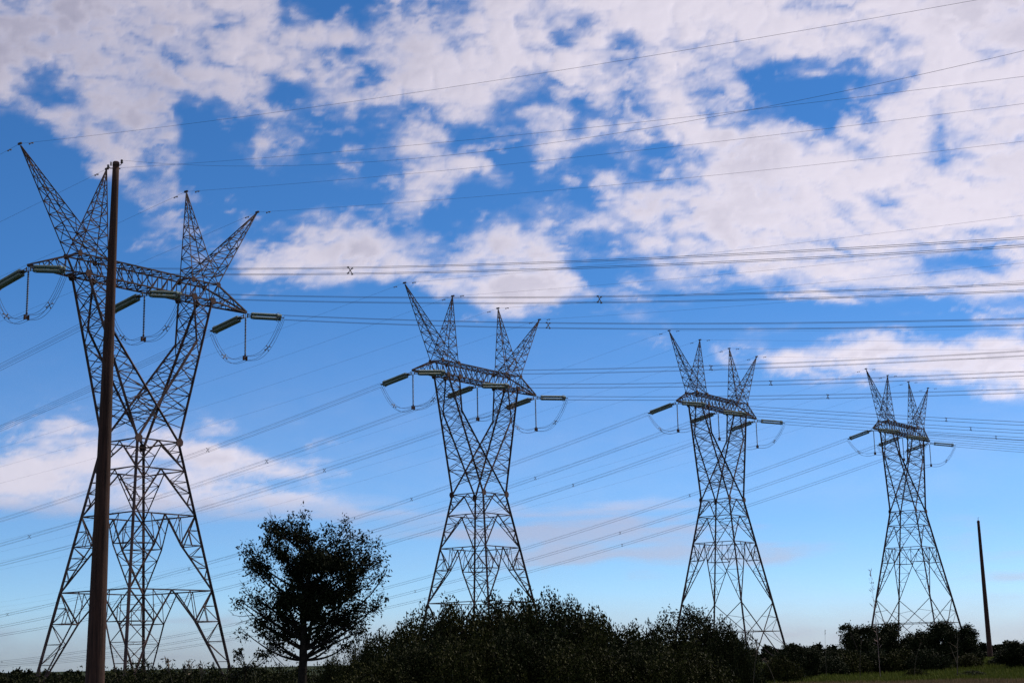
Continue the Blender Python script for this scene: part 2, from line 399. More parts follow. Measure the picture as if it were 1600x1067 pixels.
def build_pylon(k):
    tx, ty, z0, th = SPOT[k]
    tall = k >= 2
    gz = float(terrain(tx, ty))
    zg = gz - z0                                                        # local level of the ground
    root = thing('transmission_pylon', ['grey steel lattice pylon with four horns, nearest, half hidden by the wooden pole',
        'grey steel lattice pylon with four horns, second from left above the dark bushes',
        'grey steel lattice pylon with four horns, third from left, right legs beside the bushes',
        'grey steel lattice pylon with four horns, farthest and rightmost above the round trees'][k], 'pylon',
        (tx, ty, gz), th, 'lattice pylons in a row')
    off = (0, 0, -zg)
    def part(name, key, fn, m=None, parent=root):
        me = shared(key, lambda: mesh_of(fn, name, m))
        return link(name, me, parent, off if parent is root else (0, 0, 0))
    # ---- legs and footings
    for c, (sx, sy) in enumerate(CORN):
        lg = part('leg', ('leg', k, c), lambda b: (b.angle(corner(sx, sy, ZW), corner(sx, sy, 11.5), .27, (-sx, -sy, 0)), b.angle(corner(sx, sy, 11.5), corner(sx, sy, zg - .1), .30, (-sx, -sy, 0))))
        p = corner(sx, sy, zg)
        def foot(b): b.lathe([(0, .45), (.34, .45), (.42, .38), (.5, -.5), (0, -.5)], 10, origin=p + (sx * .05, sy * .05, 0))
        link('footing', mesh_of(foot, 'footing', CONC), lg)
    # ---- horizontal belts
    levels = [ZW, 23.758, 19.118] + ([] if tall else [11.5])
    xlow = 3.7
    for z in levels + ([xlow] if tall else []):
        for c in range(4):
            a, b_ = corner(*CORN[c], z), corner(*CORN[(c + 1) % 4], z)
            def belt(b):
                d = (b_ - a) / np.linalg.norm(b_ - a)
                b.angle(a + d * .12, b_ - d * .12, .12, (0, 0, 1))
                mid = (a + b_) / 2; inn = np.array((0, 0, z)); q = mid + (inn - mid) * .12
                b.bar(a + d * .2, q, .06); b.bar(q, b_ - d * .2, .06)
            part('belt_beam', ('belt', z, c), belt)
    # ---- body faces
    def diag(key, a, b_, w=.14): part('diagonal_brace', key, lambda b: b.angle(a, b_, w, (0, 0, 1)))
    for c in range(4):
        A, B = CORN[c], CORN[(c + 1) % 4]
        red = MB()
        def halftri(leg_top, leg_bot, tip, n, w=.065):
            """redundant bracing of a long thin triangle between the leg and a diagonal (leg_bot -> tip)"""
            prev = None
            for i in range(1, n):
                t = i / n
                p = lerp(leg_bot, leg_top, t); q = lerp(leg_bot, tip, t)
                if np.linalg.norm(p - q) > .12: red.bar(p, q, w, (0, 0, 1))
                if prev is not None: red.bar(prev[0] if i % 2 else prev[1], q if i % 2 else p, w, (0, .2, 1))
                prev = (p, q)
            if prev is not None: red.bar(prev[1], leg_top, w, (0, .2, 1))
        # waist panel and the one under it: inverted V from the middle of the belt
        for zt, zb, n in ((ZW, 23.758, 3), (23.758, 19.118, 4)):
            at, bt, ab, bb = corner(*A, zt), corner(*B, zt), corner(*A, zb), corner(*B, zb); mid = (at + bt) / 2
            diag(('v', zt, c, 0), mid, ab, .13); diag(('v', zt, c, 1), mid, bb, .13)
            halftri(at, ab, mid, n); halftri(bt, bb, mid, n)
        # diamond panels
        pan = [(19.118, 16.074, 8.67 if tall else 11.5, .63)]
        if not tall: pan.append((11.5, 8.4, zg, .55))
        for zt, zn, zb, fr in pan:
            at, bt, ab, bb = corner(*A, zt), corner(*B, zt), corner(*A, zb), corner(*B, zb); mid = (at + bt) / 2
            an, bn = corner(*A, zn), corner(*B, zn); mn = (an + bn) / 2
            for s, (t_, n_, b2) in enumerate(((at, an, ab), (bt, bn, bb))):
                N = lerp(n_, mn, fr)
                diag(('d1', zt, zb, c, s), t_, N, .13); diag(('d2', zt, zb, c, s), mid, N, .13); diag(('d3', zt, zb, c, s), N, b2, .15)
                red.bar(n_, N, .09, (0, 0, 1))
                halftri(n_, b2, N, 4)
                # small triangle above the node
                h = lerp(t_, n_, .5); g = lerp(t_, N, .5); red.bar(h, g, .06, (0, 0, 1)); red.bar(g, n_, .06, (0, .2, 1)); red.bar(g, lerp(n_, N, .5), .06, (0, .2, 1))
                g2 = lerp(mid, N, .5); m2 = lerp(mid, t_, .45); red.bar(m2, N, .06, (0, .2, 1)); red.bar(m2, g2, .06, (0, .2, 1))
            if zb == zg: pass
        if tall:
            ab, bb, a0, b0 = corner(*A, 8.67), corner(*B, 8.67), corner(*A, zg + .2), corner(*B, zg + .2)
            diag(('x', k, c, 0), ab, b0, .13); diag(('x', k, c, 1), bb, a0, .13)
            al, bl = corner(*A, xlow), corner(*B, xlow); ml = (al + bl) / 2
            for s, (p, q, r_) in enumerate(((ab, al, bl), (bb, bl, al))):
                red.bar(lerp(p, lerp(al, bl, .5), .45), lerp(p, q, .55), .06, (0, .2, 1)); red.bar(lerp(q, ml, .5), lerp(p, q, .55), .06, (0, .2, 1)); red.bar(lerp(q, ml, .5), lerp(p, q, 1.5), .06, (0, .2, 1))
        # tie bars round each leg between the nodes of adjoining faces
        stuff(link('redundant_bracing', red.mesh('redundant_bracing', STEEL), root, off))
    for z in [16.074] + ([] if tall else [8.4]):
        def plan(b):
            fr = .63 if z > 12 else .55
            for c in range(4):
                P, A, B = CORN[c - 1], CORN[c], CORN[(c + 1) % 4]
                a = corner(*A, z); n1 = lerp(a, (a + corner(*B, z)) / 2, fr); n2 = lerp(a, (a + corner(*P, z)) / 2, fr)
                b.bar(n1, n2, .08, (0, 0, 1))
        stuff(part('plan_bracing', ('plan', z), plan))
    # ---- window columns
    for s in (-1, 1):
        def lace(b):
            for y in (-1, 1):
                o1 = np.array((s * XB1, y * YB, ZB)); ok = lerp(o1, (s * WX, y * WY, ZW), (ZB - ZK) / (ZB - ZW)); ow = np.array((s * WX, y * WY, ZW))
                i1 = np.array((s * XB2, y * YB, ZB)); ik = np.array((s * XK, y * abs(ok[1]), ZK)) - (s * .45, 0, 0); iw = np.array((-s * WX, y * WY, ZW))
                zig(b, o1, ok, i1, ik, 3, .075, cross=True)
                zig(b, ok, lerp(ok, ow, .82), ik, lerp(ik, iw, .82), 6, .075, start=1)
                # sub-bracing of the widening part
                for i in range(1, 5):
                    t = i / 6 * .82 + .06
                    a, q = lerp(ok, ow, t), lerp(ik, iw, t); m_ = (a + q) / 2
                    b.bar(lerp(ok, ow, t + .06), m_, .055, (0, .3, 1)); b.bar(m_, lerp(ik, iw, t + .05), .055, (0, .3, 1))
            y1, y2 = -1, 1
            def pt(kind, y, z):
                t = (ZB - z) / (ZB - ZW)
                if kind: return lerp((s * XB1, y * YB, ZB), (s * WX, y * WY, ZW), t)
                if z >= ZK: return lerp((s * XB2, y * YB, ZB), (s * (XK - .45), y * (YB + (WY - YB) * (ZB - ZK) / (ZB - ZW)), ZK), (ZB - z) / (ZB - ZK))
                return lerp((s * (XK - .45), y * (YB + (WY - YB) * (ZB - ZK) / (ZB - ZW)), ZK), (-s * WX, y * WY, ZW), (ZK - z) / (ZK - ZW))
            zs = [43, 41.3, 39.6, 38, 36, 34, 32, 30, 28.3]
            for kind in (0, 1):
                for i in range(len(zs) - 1):
                    b.bar(pt(kind, -1, zs[i]), pt(kind, 1, zs[i + 1]), .07, (1, 0, .2))
                    b.bar(pt(kind, 1, zs[i]), pt(kind, -1, zs[i + 1]), .07, (1, 0, .2))
                    if i: b.bar(pt(kind, -1, zs[i]), pt(kind, 1, zs[i]), .07, (1, 0, .2))
        col = part('window_column', ('col', s), lace)
        for y in (-1, 1):
            part('chord', ('oc', s, y), lambda b: b.angle((s * XB1, y * YB, ZB + .1), (s * WX, y * WY, ZW), .26, (-s, -y, 0)), parent=col)
            yk = y * (YB + (WY - YB) * (ZB - ZK) / (ZB - ZW))
            part('chord', ('ic', s, y), lambda b: (b.angle((s * XB2, y * YB, ZB + .1), (s * (XK - .45), yk, ZK), .2, (s, -y, 0)), b.angle((s * (XK - .45), yk, ZK + .06), (-s * WX, y * WY, ZW), .24, (s, -y, 0))), parent=col)
    # ---- crossarm
    def arm(b):
        n = 14
        xs = np.linspace(-XT1, XT1, n + 1)
        for i in range(n):
            x0, x1 = xs[i], xs[i + 1]
            for y in (-1, 1):
                up_ = (x0, y * YT, ZTT), (x1, y * YT, ZTT); lo = (x0, y * YB, ZB), (x1, y * YB, ZB)
                f = 1 if x0 < -.01 else 0
                b.bar(up_[1 - f] if 0 else (up_[0] if f else up_[1]), (lo[1] if f else lo[0]), .085, (0, 1, .2))
                b.bar(up_[0], lo[0], .07, (0, 1, .2))
            for z, yy in ((ZTT, YT), (ZB, YB)):
                b.bar((x0, -yy, z), (x1, yy, z), .065); b.bar((x0, yy, z), (x1, -yy, z), .065); b.bar((x0, -yy, z), (x0, yy, z), .065)
        for s in (-1, 1):                                               # tapering tips
            tip = np.array((s * XE, 0, ZE))
            for y in (-1, 1):
                t0, b0 = np.array((s * XT1, y * YT, ZTT)), np.array((s * XB1, y * YB, ZB))
                zig(b, t0, lerp(t0, tip, .96), b0, lerp(b0, tip, .96), 4, .075)
            zig(b, (s * XB1, -YB, ZB), lerp((s * XB1, -YB, ZB), tip, .96), (s * XB1, YB, ZB), lerp((s * XB1, YB, ZB), tip, .96), 5, .065)
            zig(b, (s * XT1, -YT, ZTT), lerp((s * XT1, -YT, ZTT), tip, .96), (s * XT1, YT, ZTT), lerp((s * XT1, YT, ZTT), tip, .96), 4, .065)
    ca = part('crossarm', 'arm', arm)
    for y in (-1, 1):
        part('chord', ('at', y), lambda b: b.angle((-XT1, y * YT, ZTT), (XT1, y * YT, ZTT), .14, (0, 0, 1)), parent=ca)
        part('chord', ('ab', y), lambda b: b.angle((-XB1, y * YB, ZB), (XB1, y * YB, ZB), .15, (0, 0, 1)), parent=ca)
        for s in (-1, 1):
            part('chord', ('tt', y, s), lambda b: b.angle((s * XT1, y * YT, ZTT), (s * XE, y * .08, ZE + .05), .16, (0, 0, 1)), parent=ca)
            part('chord', ('tb', y, s), lambda b: b.angle((s * XB1, y * YB, ZB), (s * XE, y * .08, ZE - .05), .16, (0, 0, 1)), parent=ca)
    # ---- earth-wire horns
    for s in (-1, 1):
        for apx in (XO, XI):
            ap = np.array((s * apx, 0, ZP))
            base = [np.array((s * XT1, -YT, ZTT)), np.array((s * XT1, YT, ZTT)), np.array((s * XT2, YT, ZTT)), np.array((s * XT2, -YT, ZTT))]
            tp = [lerp(p, ap, .985) for p in base]
            def lc(b):
                for i in range(4):
                    a, q = base[i], base[(i + 1) % 4]; A1, Q1 = tp[i], tp[(i + 1) % 4]
                    # bays shorten towards the tip
                    ts = 1 - np.linspace(1, .03, 10) ** 1.25
                    for j in range(9):
                        a0, a1, q0, q1 = lerp(a, A1, ts[j]), lerp(a, A1, ts[j + 1]), lerp(q, Q1, ts[j]), lerp(q, Q1, ts[j + 1])
                        w = .07 if j < 5 else .05
                        if j % 2 == 0: b.bar(a0, q1, w, (.3, .2, 1))
                        else: b.bar(q0, a1, w, (.3, .2, 1))
                        b.bar(a1, q1, w * .9, (.3, .2, 1))
                b.box(ap, .16, .5, .2)
            hn = part('earth_wire_horn', ('horn', s, apx), lc)
            for i in range(4):
                part('chord', ('hc', s, apx, i), lambda b: b.angle(base[i], tp[i], .115, (-s, 0, .3)), parent=hn)
    # ---- gusset plates
    gp = shared('gus', lambda: mesh_of(lambda b: b.prof((0, -.045, 0), (0, .045, 0), [(-.34, -.2), (-.12, -.36), (.2, -.33), (.36, 0), (.22, .3), (-.15, .36), (-.37, .12)], (0, 0, 1)), 'gusset_plate', STEEL_RUST))
    for s in (-1, 1):
        for y in (-1, 1):
            for (x, yy, z, sc_) in ((s * XT1, y * (YT + .11), ZTT, .85), (s * XT2, y * (YT + .11), ZTT, .85), (s * XB1, y * (YB + .15), ZB, 1.05), (s * XB2, y * (YB + .15), ZB, 1.05), (s * WX, y * (WY + .16), ZW, 1.25)):
                g = link('gusset_plate', gp, root, (x, yy, z - zg)); g.scale = (sc_,) * 3
    return root, zg
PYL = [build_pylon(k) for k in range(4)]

def W(k, x, y, z):
    """pylon-local point (y along the line, towards the viewer's right) to world"""
    tx, ty, z0, th = SPOT[k]; c, s = math.cos(th), math.sin(th)
    return np.array((tx + x * c + y * s, ty + x * s - y * c, z0 + z))

# ------------------------------------------------------------------ insulators
def disc_profile(L, rad, n):
    pr = [(.0, 0), (.03, 0)]
    for i in range(n):
        z = -L * (i + .5) / n; h = L / n
        pr += [(.045, z + h * .45), (rad * .55, z + h * .28), (rad, z - h * .1), (rad * .96, z - h * .22), (.05, z - h * .2)]
    return pr + [(.03, -L), (0, -L)]
def m_string(): b = MB(); b.lathe(disc_profile(4.35, .17, 27), 10); return b.mesh('disc_string', GLASS, True)
def m_susp(): b = MB(); b.lathe(disc_profile(4.3, .125, 25), 8); return b.mesh('disc_string', PORC, True)
def m_yoke(): b = MB(); b.prof((-.03, 0, 0), (.03, 0, 0), [(-.36, .32), (.36, .32), (.36, -.32), (.12, -.4), (-.12, -.4), (-.36, -.32)], (0, 0, 1)); return b.mesh('yoke_plate', FITTING)
def m_ring():
    b = MB(); a = np.linspace(0, 2 * np.pi, 21); b.tube(np.stack([.42 * np.cos(a), .5 * np.sin(a), 0 * a], -1), .022, 6, False); return b.mesh('grading_ring', FITTING, True)
def m_link():
    b = MB()
    for y in (-.18, .18):
        b.tube([(.0, y, 0), (0, y * .9, -.35), (0, y, -.7)], .045, 6)
    b.box((0, 0, -.06), .08, .5, .14); return b.mesh('shackle_link', FITTING)
STR, SUSP, YOKE, RING, LINK = m_string(), m_susp(), m_yoke(), m_ring(), m_link()
PHASE = ['left arm', 'middle', 'right arm']
RSL = [-.19, -.129, -.18, -.19]; RCV = [.00039, .000314, .00018, .0003]; RDL = [.85, .39, .1, 0]
LSL = [-.172, -.172, -.222, -.240]; LCV = [.00029, .000287, .00033, .000336]; LDL = [1.84, .58, -.70, -.31]
PX = (-14.4, 0., 14.4); ATT = 42.55
TLEN = 5.85
def orient(z_dir):
    """rotation whose -Z axis is z_dir and whose X stays level"""
    d = Vector(z_dir).normalized(); zz = -d; xx = Vector((0, 0, 1)).cross(zz).normalized(); yy = zz.cross(xx)
    return Matrix((xx, yy, zz)).transposed().to_euler()
def curve_pt(k, ph, sg, u):
    a, b, dl = (RSL[k], RCV[k], RDL[k]) if sg > 0 else (LSL[k], LCV[k], LDL[k])
    return W(k, PX[ph] + u * math.sin(R(dl)), sg * u * math.cos(R(dl)), ATT + a * u + b * u * u)
for k in range(4):
    for ph in range(3):
        for sg, side in ((1, 'right'), (-1, 'left')):
            p0, p1 = curve_pt(k, ph, sg, .25), curve_pt(k, ph, sg, TLEN)
            t = thing('tension_insulator', 'green glass insulator pulling %s from the %s of the %s' % (side, {0: 'left arm', 1: 'middle crossarm', 2: 'right arm'}[ph], SHORT[k]), 'insulator', p0, 0, 'tension insulators on the pylons')
            t.rotation_euler = orient(p1 - p0)
            L = float(np.linalg.norm(p1 - p0))
            link('shackle_link', LINK, t)
            link('yoke_plate', YOKE, t, (0, 0, -.72), (R(90), 0, R(90)))
            for ox in (-.2, .2):
                for oy in (-.2, .2):
                    link('disc_string', STR, t, (ox, oy, -.85))
            link('yoke_plate', YOKE, t, (0, 0, -5.27), (R(90), 0, R(90)))
            link('grading_ring', RING, t, (0, 0, -4.95))
            link('grading_ring', RING, t, (0, 0, -1.0)).scale = (.85, .8, 1)
        q = W(k, PX[ph], 0, ZE - .15)
        t = thing('suspension_insulator', 'thin dark insulator hanging plumb under the %s of the %s' % ({0: 'left arm', 1: 'middle crossarm', 2: 'right arm'}[ph], SHORT[k]), 'insulator', q, SPOT[k][3], 'hanging insulators on the pylons')
        link('hanger_link', shared('hl', lambda: mesh_of(lambda b: b.tube([(0, 0, 0), (0, 0, -.4)], .03, 6), 'hanger_link', FITTING)), t)
        link('disc_string', SUSP, t, (0, 0, -.4))
        link('jumper_clamp', shared('jc', lambda: mesh_of(lambda b: (b.box((0, 0, -4.78), .1, .2, .2), b.box((0, 0, -5.1), .5, .1, .34), b.box((-.22, 0, -5.1), .07, .26, .52), b.box((.22, 0, -5.1), .07, .26, .52)), 'jumper_clamp', STEEL_RUST)), t)

# ------------------------------------------------------------------ conductors
def m_spacer():
    b = MB()
    for s1, s2 in ((1, 1), (1, -1)):
        b.bar((-.25 * s1, .03 * s2, -.25 * s2), (.25 * s1, .03 * s2, .25 * s2), .05, (0, 1, 0))
    for x in (-.25, .25):
        for z in (-.25, .25): b.box((x, 0, z), .09, .16, .09)
    return b.mesh('spacer', FITTING)
SPACER = m_spacer()
SPC_R = {(0, 0): 546, (0, 2): 855, (1, 0): 1111, (1, 1): 1206, (1, 2): 1291, (2, 0): 1479, (2, 1): 1519, (2, 2): 1557}
SPC_L = {(1, 0): 323, (1, 1): 418, (1, 2): 506, (2, 1): 835, (2, 2): 895, (3, 0): 1079, (2, 0): 12}
def px_of(p):
    v = Vector(p) - Vector((0, 0, CAM_H)); z = v.dot(fwd)
    return 800 + FOC * v.dot(rt) / z if z > 1 else 1e9
def run(name, label, cat, group, path, u0, u1, n, offs, rad, spacers=(), sgn=1):
    us = np.linspace(0, 1, n) ** 1.25 * (u1 - u0) + u0
    P = np.array([path(u) for u in us])
    root = thing(name, label, cat, P[0], 0, group)
    T = P[1] - P[0]; lat = np.cross(T, (0, 0, 1)); lat /= np.linalg.norm(lat)
    b = MB(); b.tube(P - P[0], rad, 5, False); me = b.mesh('conductor', WIRE)
    for ox, oz in offs: link('conductor', me, root, Vector(lat * ox) + Vector((0, 0, oz)))
    for u in spacers:
        p = path(u); d = path(u + .5) - path(u - .5)
        o = link('spacer', SPACER, root, p - P[0], (0, 0, math.atan2(d[1], d[0]) - math.pi / 2))
    return root
QUAD = [(-.25, -.25), (.25, -.25), (-.25, .25), (.25, .25)]
for k in range(4):
    for ph in range(3):
        for sg, side in ((1, 'right'), (-1, 'left')):
            path = lambda u: curve_pt(k, ph, sg, u)
            a, b_ = (RSL[k], RCV[k]) if sg > 0 else (LSL[k], LCV[k])
            uend = min(-a / b_, 560) if sg > 0 else min(-a / b_, 720)
            tgt = (SPC_R if sg > 0 else SPC_L).get((k, ph)); sp = []
            if tgt is not None:
                us = np.arange(8, uend, .5); xs = np.array([px_of(path(u)) for u in us])
                j = int(np.argmin(abs(xs - tgt))); u = us[j]; sp = [u]
                while u + 62 < uend: u += 62; sp.append(u)
                u = us[j]
                while u - 62 > 25: u -= 62; sp.append(u)
            else: sp = list(np.arange(48 + 9 * ph + 5 * k, uend, 64))
            run('conductor_bundle', 'four-wire conductor bundle running %s from the %s of the %s' % (side, {0: 'left arm', 1: 'middle crossarm', 2: 'right arm'}[ph], SHORT[k]),
                'power line', 'conductor bundles between the pylons', path, TLEN, uend, 90, QUAD, .0165, sp)
        # jumper loop under the arm
        def jpath(u):
            e = curve_pt(k, ph, 1 if u > 0 else -1, TLEN); lo = W(k, PX[ph], 0, ZE - 5.25)
            t = abs(u); h = lo + (e - lo) * (t ** 1.0); h = np.array((lo[0] + (e[0] - lo[0]) * t ** .85, lo[1] + (e[1] - lo[1]) * t ** .85, lo[2] + (e[2] - lo[2]) * (t ** 2.6) - .35 * math.sin(math.pi * min(1, t * 1.15)) * (1 - t)))
            return h
        us = np.linspace(-1, 1, 41); P = np.array([jpath(u) for u in us])
        root = thing('jumper_loop', 'drooping jumper wires under the %s of the %s' % ({0: 'left arm', 1: 'middle crossarm', 2: 'right arm'}[ph], SHORT[k]), 'jumper cable', P[20], 0, 'jumper loops under the crossarms')
        lat = np.array((math.cos(SPOT[k][3]), math.sin(SPOT[k][3]), 0))
        b = MB(); b.tube(P - P[20], .019, 5, False); me = b.mesh('conductor', WIRE)
        for ox, oz in QUAD: link('conductor', me, root, Vector(lat * ox * .9) + Vector((0, 0, oz)))
        for u in (-.55, .55):
            o = link('spacer', SPACER, root, jpath(u) - P[20], (R(35 if u > 0 else -35), 0, SPOT[k][3]))

# ---- earth wires from the horn tips
EA = {0: (-.134, -.155, -.139, -.137), 1: (-.099, -.105, -.102, -.10), 2: (-.15, -.152, -.15, -.15), 3: (-.16, -.16, -.16, -.16)}
EB = (.000316, .00025, .00018, .00025)
TIPX = (-16.0, -5.36, 5.36, 16.0); TIPN = ['outer left horn', 'inner left horn', 'inner right horn', 'outer right horn']
DAMP = MB(); DAMP.tube([(-.2, 0, -.1), (.2, 0, -.1)], .02, 5); DAMP.box((-.22, 0, -.1), .16, .1, .12); DAMP.box((.22, 0, -.1), .16, .1, .12); DAMP.box((0, 0, -.04), .05, .06, .12)
DAMP = DAMP.mesh('vibration_damper', FITTING)
for k in range(4):
    for i in range(4):
        for sg, side in ((1, 'right'), (-1, 'left')):
            dl = 3.73 if k == 0 and sg > 0 else .3
            a = EA[k][i] if sg > 0 else (-.121, -.13, -.17, -.185)[k]; b_ = EB[k] if sg > 0 else .00022
            def path(u): return W(k, TIPX[i] + u * math.sin(R(dl)), sg * u * math.cos(R(dl)), ZP + a * u + b_ * u * u)
            ue = min(-a / b_, 560)
            us = np.linspace(0, 1, 60) ** 1.25 * ue; P = np.array([path(u) for u in us])
            o = thing('earth_wire', 'earth wire running %s from %s of the %s' % (side, TIPN[i], SHORT[k]), 'wire', P[0], 0, 'earth wires on the horn tips')
            b = MB(); b.tube(P - P[0], .0115 if k == 0 else .011, 5, False); b.build('wire_strand', WIRE, o)
            d = path(2.5) - path(1.5)
            for u in (1.7,): link('vibration_damper', DAMP, o, path(u) - P[0], (0, 0, math.atan2(d[1], d[0])))

# ------------------------------------------------------------------ poles
def pole(base, top, r0, r1, m, name='pole_shaft', n=26):
    b = MB(); P = np.linspace(base, top, n); t = np.linspace(0, 1, n)
    rad = r0 + (r1 - r0) * t
    b.tube(P - P[0], rad, 20); return b.build(name, m, None, (0, 0, 0), True)
bx, by, _ = bearing(148, 1067, 30); tx_, ty_, tz_ = bearing(181.3, 255, 30)
zb_ = float(terrain(bx, by))
v0 = np.array(bearing(148, 1067, 30)); v1 = np.array((tx_, ty_, tz_))
base = v0 + (v1 - v0) * ((zb_ - .1 - v0[2]) / (v1[2] - v0[2]))
wp = thing('wooden_pole', 'tall brown weathered wooden utility pole standing in front of the nearest pylon', 'utility pole', base)
sh = pole(base, v1, .212, .062, TIMBER); sh.parent = wp
def cap(b): b.lathe([(0, .03), (.05, .028), (.066, .01), (.068, -.06), (0, -.06)], 20)
cp_ = MB(); cap(cp_); cp_.build('pole_cap', STEEL_RUST, wp, Vector(v1 - base), True)
for s, nm in ((1, 'pin_insulator'), (-1, 'hook_bolt')):
    b = MB()
    if s > 0:
        b.tube([(.05, 0, -.06), (.12, 0, -.06), (.15, 0, .0)], .012, 6); b.lathe([(0, .09), (.03, .085), (.038, .05), (.025, .03), (.04, .01), (.03, -.01), (0, -.01)], 10, origin=(.15, 0, .0))
    else:
        b.tube([(-.05, 0, -.14), (-.14, 0, -.14), (-.19, 0, -.1), (-.2, 0, -.05)], .014, 6); b.box((-.2, 0, -.08), .05, .05, .07); b.box((-.13, 0, -.02), .03, .04, .1)
    b.build(nm, PORC if s > 0 else FITTING, wp, Vector(v1 - base)).scale = (.75, .75, .75)
# its wire, climbing to the upper right out of the picture
A0 = v1 + (.15, 0, .05)
WT = bearing(1600, 78, 12.0)
def wpath(u):
    e = np.array(bearing(1640, 70, 16.)); m_ = lerp(A0, e, u); return m_ - np.array((0, 0, 1)) * 4 * .55 * u * (1 - u)
P = np.array([wpath(u) for u in np.linspace(0, 1.6, 70)])
o = thing('pole_wire', 'single dark wire rising from the wooden pole top to upper right', 'wire', P[0])
b = MB(); b.tube(P - P[0], .002, 5, False); b.build('wire_strand', WIRE, o)

bx, by, _ = bearing(1548, 1033, 420); v0 = np.array(bearing(1548, 1033, 420)); v1 = np.array(bearing(1528.6, 814.5, 420))
zb_ = float(terrain(bx, by)); base = v0 + (v1 - v0) * ((zb_ - .2 - v0[2]) / (v1[2] - v0[2]))
wp = thing('dark_pole', 'tall thin dark tapering pole standing alone at the right edge of the field', 'pole', base)
sh = pole(base, v1, .68, .34, TIMBER); sh.parent = wp
b = MB(); b.lathe([(0, .35), (.2, .3), (.36, .1), (.38, -.3), (0, -.3)], 14); b.build('pole_cap', STEEL_RUST, wp, Vector(v1 - base), True)
b = MB(); b.tube([(.3, 0, 0), (.3, 0, 1.1)], .05, 6); b.tube([(.3, 0, 1.1), (.55, 0, 1.2)], .05, 6); b.build('pole_bracket', FITTING, wp, Vector(v1 - base) + Vector((-.3, 0, -.1)))

# ------------------------------------------------------------------ plants
rng = np.random.default_rng(7)
def unit(v): return v / (np.linalg.norm(v, axis=-1, keepdims=True) + 1e-9)
def leaves(C, D, length, width, droop=.0):
    """rhombic leaves at points C pointing along D"""
    n = len(C); D = unit(D + np.array((0, 0, -droop))); S = unit(np.cross(D, rng.normal(size=(n, 3)))); N = np.cross(D, S)
    L = (length * rng.uniform(.6, 1.3, n))[:, None]; Wd = (width * rng.uniform(.7, 1.3, n))[:, None]
    return np.stack([C, C + D * L * .5 + S * Wd * .5 + N * L * .06, C + D * L, C + D * L * .5 - S * Wd * .5 + N * L * .06], 1)

def shrub_meshes(seed, h, rx, ry, shoots, per, leaf=(.17, .075), spiky=1.0, zmin=.12, flat=.55, m=LEAF):
    """many upright shoots from a spreading base; the crown's outline is uneven and leafy shoots stand out of it"""
    global rng; rng = np.random.default_rng(seed)
    st = MB(); Cs = []; Ds = []
    ph = rng.uniform(0, 6.28, 6)
    for i in range(shoots):
        an = rng.uniform(0, 2 * np.pi); rr = math.sqrt(rng.uniform(0, 1))
        lob = 1 + .16 * math.sin(3 * an + ph[0]) + .12 * math.sin(5 * an + ph[1])
        ex, ey = rx * lob * rr * math.cos(an), ry * lob * rr * math.sin(an)
        top = h * (1 - flat * rr ** 2.4) * (.80 + .2 * math.sin(ex * 2.1 / max(rx, 1) * 2 + ph[2]) * math.cos(ey * 2 + ph[3])) * rng.uniform(.74, .96)
        if rng.random() < .05: top *= 1.1
        end = np.array((ex, ey, top)); b0 = np.array((ex * .35, ey * .35, 0.)); mid = lerp(b0, end, .5) + (ex * .18, ey * .18, -.05 * h)
        t = np.linspace(0, 1, 6)[:, None]; P = (1 - t) ** 2 * b0 + 2 * t * (1 - t) * mid + t ** 2 * end
        if i % 3 == 0: st.tube(P, np.linspace(.035, .008, 6) * h / 4, 4, False)
        n = per; u = rng.uniform(zmin, 1, n) ** .8; u = u[:, None]
        X = (1 - u) ** 2 * b0 + 2 * u * (1 - u) * mid + u ** 2 * end
        sp = (.42 * (1 - u[:, 0] * .78) * h / 4)[:, None]
        X = X + rng.normal(size=(n, 3)) * sp * .6
        D = rng.normal(size=(n, 3)) * (.9, .9, .6) + (0, 0, .75 * spiky); Cs.append(X); Ds.append(D)
    # the leafy body of the crown
    nf = shoots * per // 3; an = rng.uniform(0, 2 * np.pi, nf); rr = np.sqrt(rng.uniform(0, 1, nf)); lob = 1 + .16 * np.sin(3 * an + ph[0]) + .12 * np.sin(5 * an + ph[1])
    fx, fy = rx * lob * rr * np.cos(an), ry * lob * rr * np.sin(an)
    ht = h * (1 - flat * rr ** 2.4) * (.83 + .09 * np.sin(fx * 3.1 + ph[4]) * np.cos(fy * 3 + ph[5]))
    Cs.append(np.stack([fx, fy, ht * rng.uniform(.1, 1, nf) ** .45], -1)); Ds.append(rng.normal(size=(nf, 3)) + (0, 0, .5))
    V = leaves(np.concatenate(Cs), np.concatenate(Ds), *leaf); k = h / np.percentile(V[:, 2, 2], 99.55)
    V[:, :, 2] *= k; st.v = [q * (1, 1, k) for q in st.v]
    return quads('foliage', V, m), st.mesh('stems', STEM)

def plant(name, label, cat, loc, meshes, scale=1, rot=0, group=None, leafmat=None, parts=('foliage', 'stems')):
    r = thing(name, label, cat, loc, rot, group)
    for nm, me in zip(parts, meshes):
        o = link(nm, me, r)
    r.scale = scale if hasattr(scale, '__len__') else (scale,) * 3
    return r

